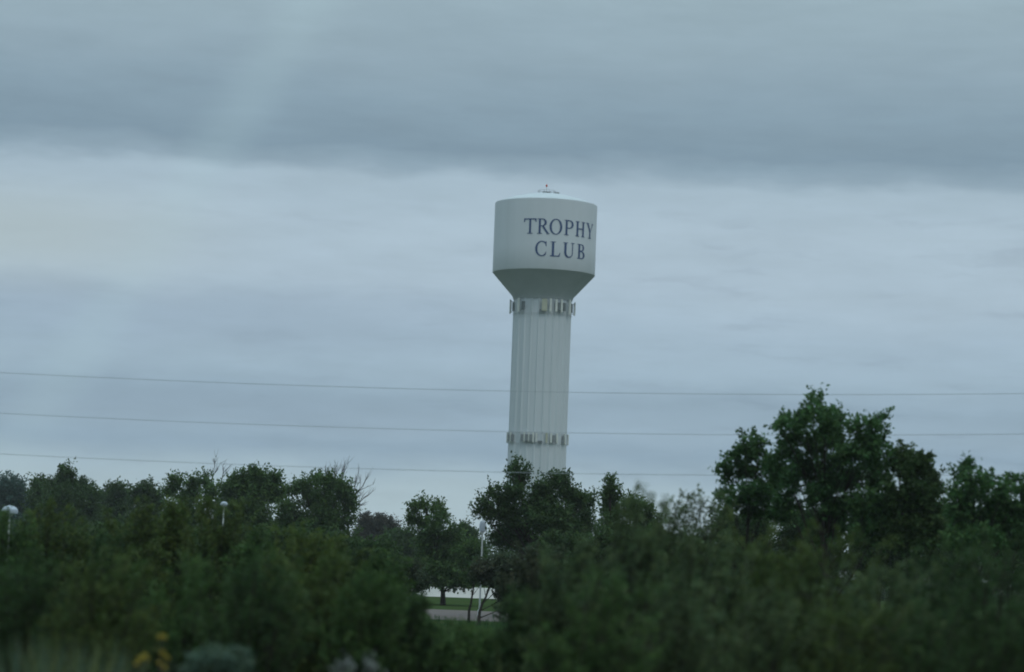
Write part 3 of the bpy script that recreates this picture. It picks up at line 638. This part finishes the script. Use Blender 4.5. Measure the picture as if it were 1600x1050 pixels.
flower('tall stalk with a single yellow flower pair at its tip, highest of the yellow flowers', [(250, 994, 8), (257, 995, 7)], 27, 1)
flower('yellow flower stalk low left of the tall one, heads drooping left', [(226, 1024, 8), (218, 1030, 8), (213, 1038, 7), (231, 1030, 6)], 27.3, 2)
flower('yellow flower stalk directly below the tall single one', [(254, 1020, 7), (261, 1028, 7), (250, 1036, 7), (257, 1043, 7)], 26.7, 3)

# white-topped weeds at the bottom edge
for i, (lab, x, y, wpx) in enumerate((('white-topped weed at the bottom edge, left of the pair', 540, 1040, 13), ('white-topped weed at the bottom edge, right one of the pair with the larger white top', 580, 1036, 16))):
    D = 27.5; p = at(x, y, D); t = thing('white_weed', (p.x, p.y, 0), lab, 'weed', 'white-topped weeds')
    rng = np.random.default_rng(200 + i); s = D / F_PX
    Lv = Leaves(); fill_lobe(Lv, rng, (0, 0, p.z - .02), (wpx * s, wpx * s * .8, 6 * s), .05, 110, tuft_leaves=12); Lv.build('flower_top', MT['white'], t)
    bm = bmesh.new()
    for q in range(5):
        tx_ = rng.uniform(-.7, .7) * wpx * s; tube(bm, [(tx_ * .2, 0, 0), (tx_ * .6, 0, p.z * .6), (tx_, 0, p.z)], [.012, .01, .006], 5)
    obj('stem', bm, MT['bark'], t)
    Lv = Leaves(); fill_lobe(Lv, rng, (0, 0, p.z * .55), (.16, .16, p.z * .4), .09, 160, tuft_leaves=12); Lv.build('foliage', LEAF['grass'], t)

# ------------------------------------------------------------------ lamps
def lamp(label, px, py, D, rpx, collar=False):
    p = at(px, py, D); t = thing('post_lamp', (p.x, p.y, 0), label, 'street lamp', 'pale post-top lamps'); r = rpx * D / F_PX; H = p.z
    bm = bmesh.new(); lathe(bm, [(.11, 0), (.11, .3), (.05, .36), (.038, H - r * .7)], 12); obj('pole', bm, MT['pole'], t, True)
    bm = bmesh.new(); lathe(bm, [(.10, H - r * .75), (.13, H - r * .68), (.13, H - r * .55), (r * .55, H - r * .5)], 16); obj('collar', bm, MT['pole'], t, True)
    bm = bmesh.new(); lathe(bm, [(r * .55, H - r * .5), (r * .95, H - r * .42), (r, H - r * .2), (r * .93, H + r * .1), (r * .7, H + r * .36), (r * .35, H + r * .52), (.03, H + r * .58)], 24); obj('lamp_shade', bm, MT['shade'], t, True)
    if collar:
        bm = bmesh.new(); lathe(bm, [(.06, H - 1.35), (.17, H - 1.3), (.2, H - 1.0), (.15, H - .75), (.06, H - .7)], 14); obj('lamp_housing', bm, MT['shade'], t, True)
    return t
lamp('white mushroom-shaped lamp at the left edge, on a short pale post', 15.5, 797, 100, 13)
lamp('small white lamp half hidden in leaves before the broad domed tree', 350, 787, 120, 6)
lamp('slim pale lamp post standing left of the water tower, lamp lost among leaves', 755.5, 794, 144, 7, True)

# ------------------------------------------------------------------ overhead wires
D_W = 85.0
for lab, h0 in (('highest of the three thin overhead wires', 264.0), ('middle one of the three thin overhead wires', 200.5), ('lowest of the three thin overhead wires, just above the treetops', 137.0)):
    bm = bmesh.new(); pts = []
    for q in range(-1500, 3601, 75):
        X = (q - 800) * D_W / F_PX; pts.append((X, D_W, CAM_H + (h0 + (q - 350) ** 2 * 1.98e-5) * D_W / F_PX))
    tube(bm, pts, .008, 6)
    tag(obj('overhead_wire', bm, MT['wire'], None, True), lab, 'wire', 'overhead wires')

# ------------------------------------------------------------------ damp air
bm = bmesh.new(); box(bm, (0, 1350, 35), (4900, 3400, 72)); hz_ = obj('haze', bm, bpy.data.materials.new('haze'))
hm = hz_.data.materials[0]; hm.use_nodes = True; t_ = hm.node_tree; t_.nodes.clear()
pv = t_.nodes.new('ShaderNodeVolumePrincipled'); pv.inputs['Color'].default_value = (.92, .96, 1, 1); pv.inputs['Density'].default_value = .00013
ho = t_.nodes.new('ShaderNodeOutputMaterial'); t_.links.new(pv.outputs[0], ho.inputs['Volume']); hz_['kind'] = 'stuff'
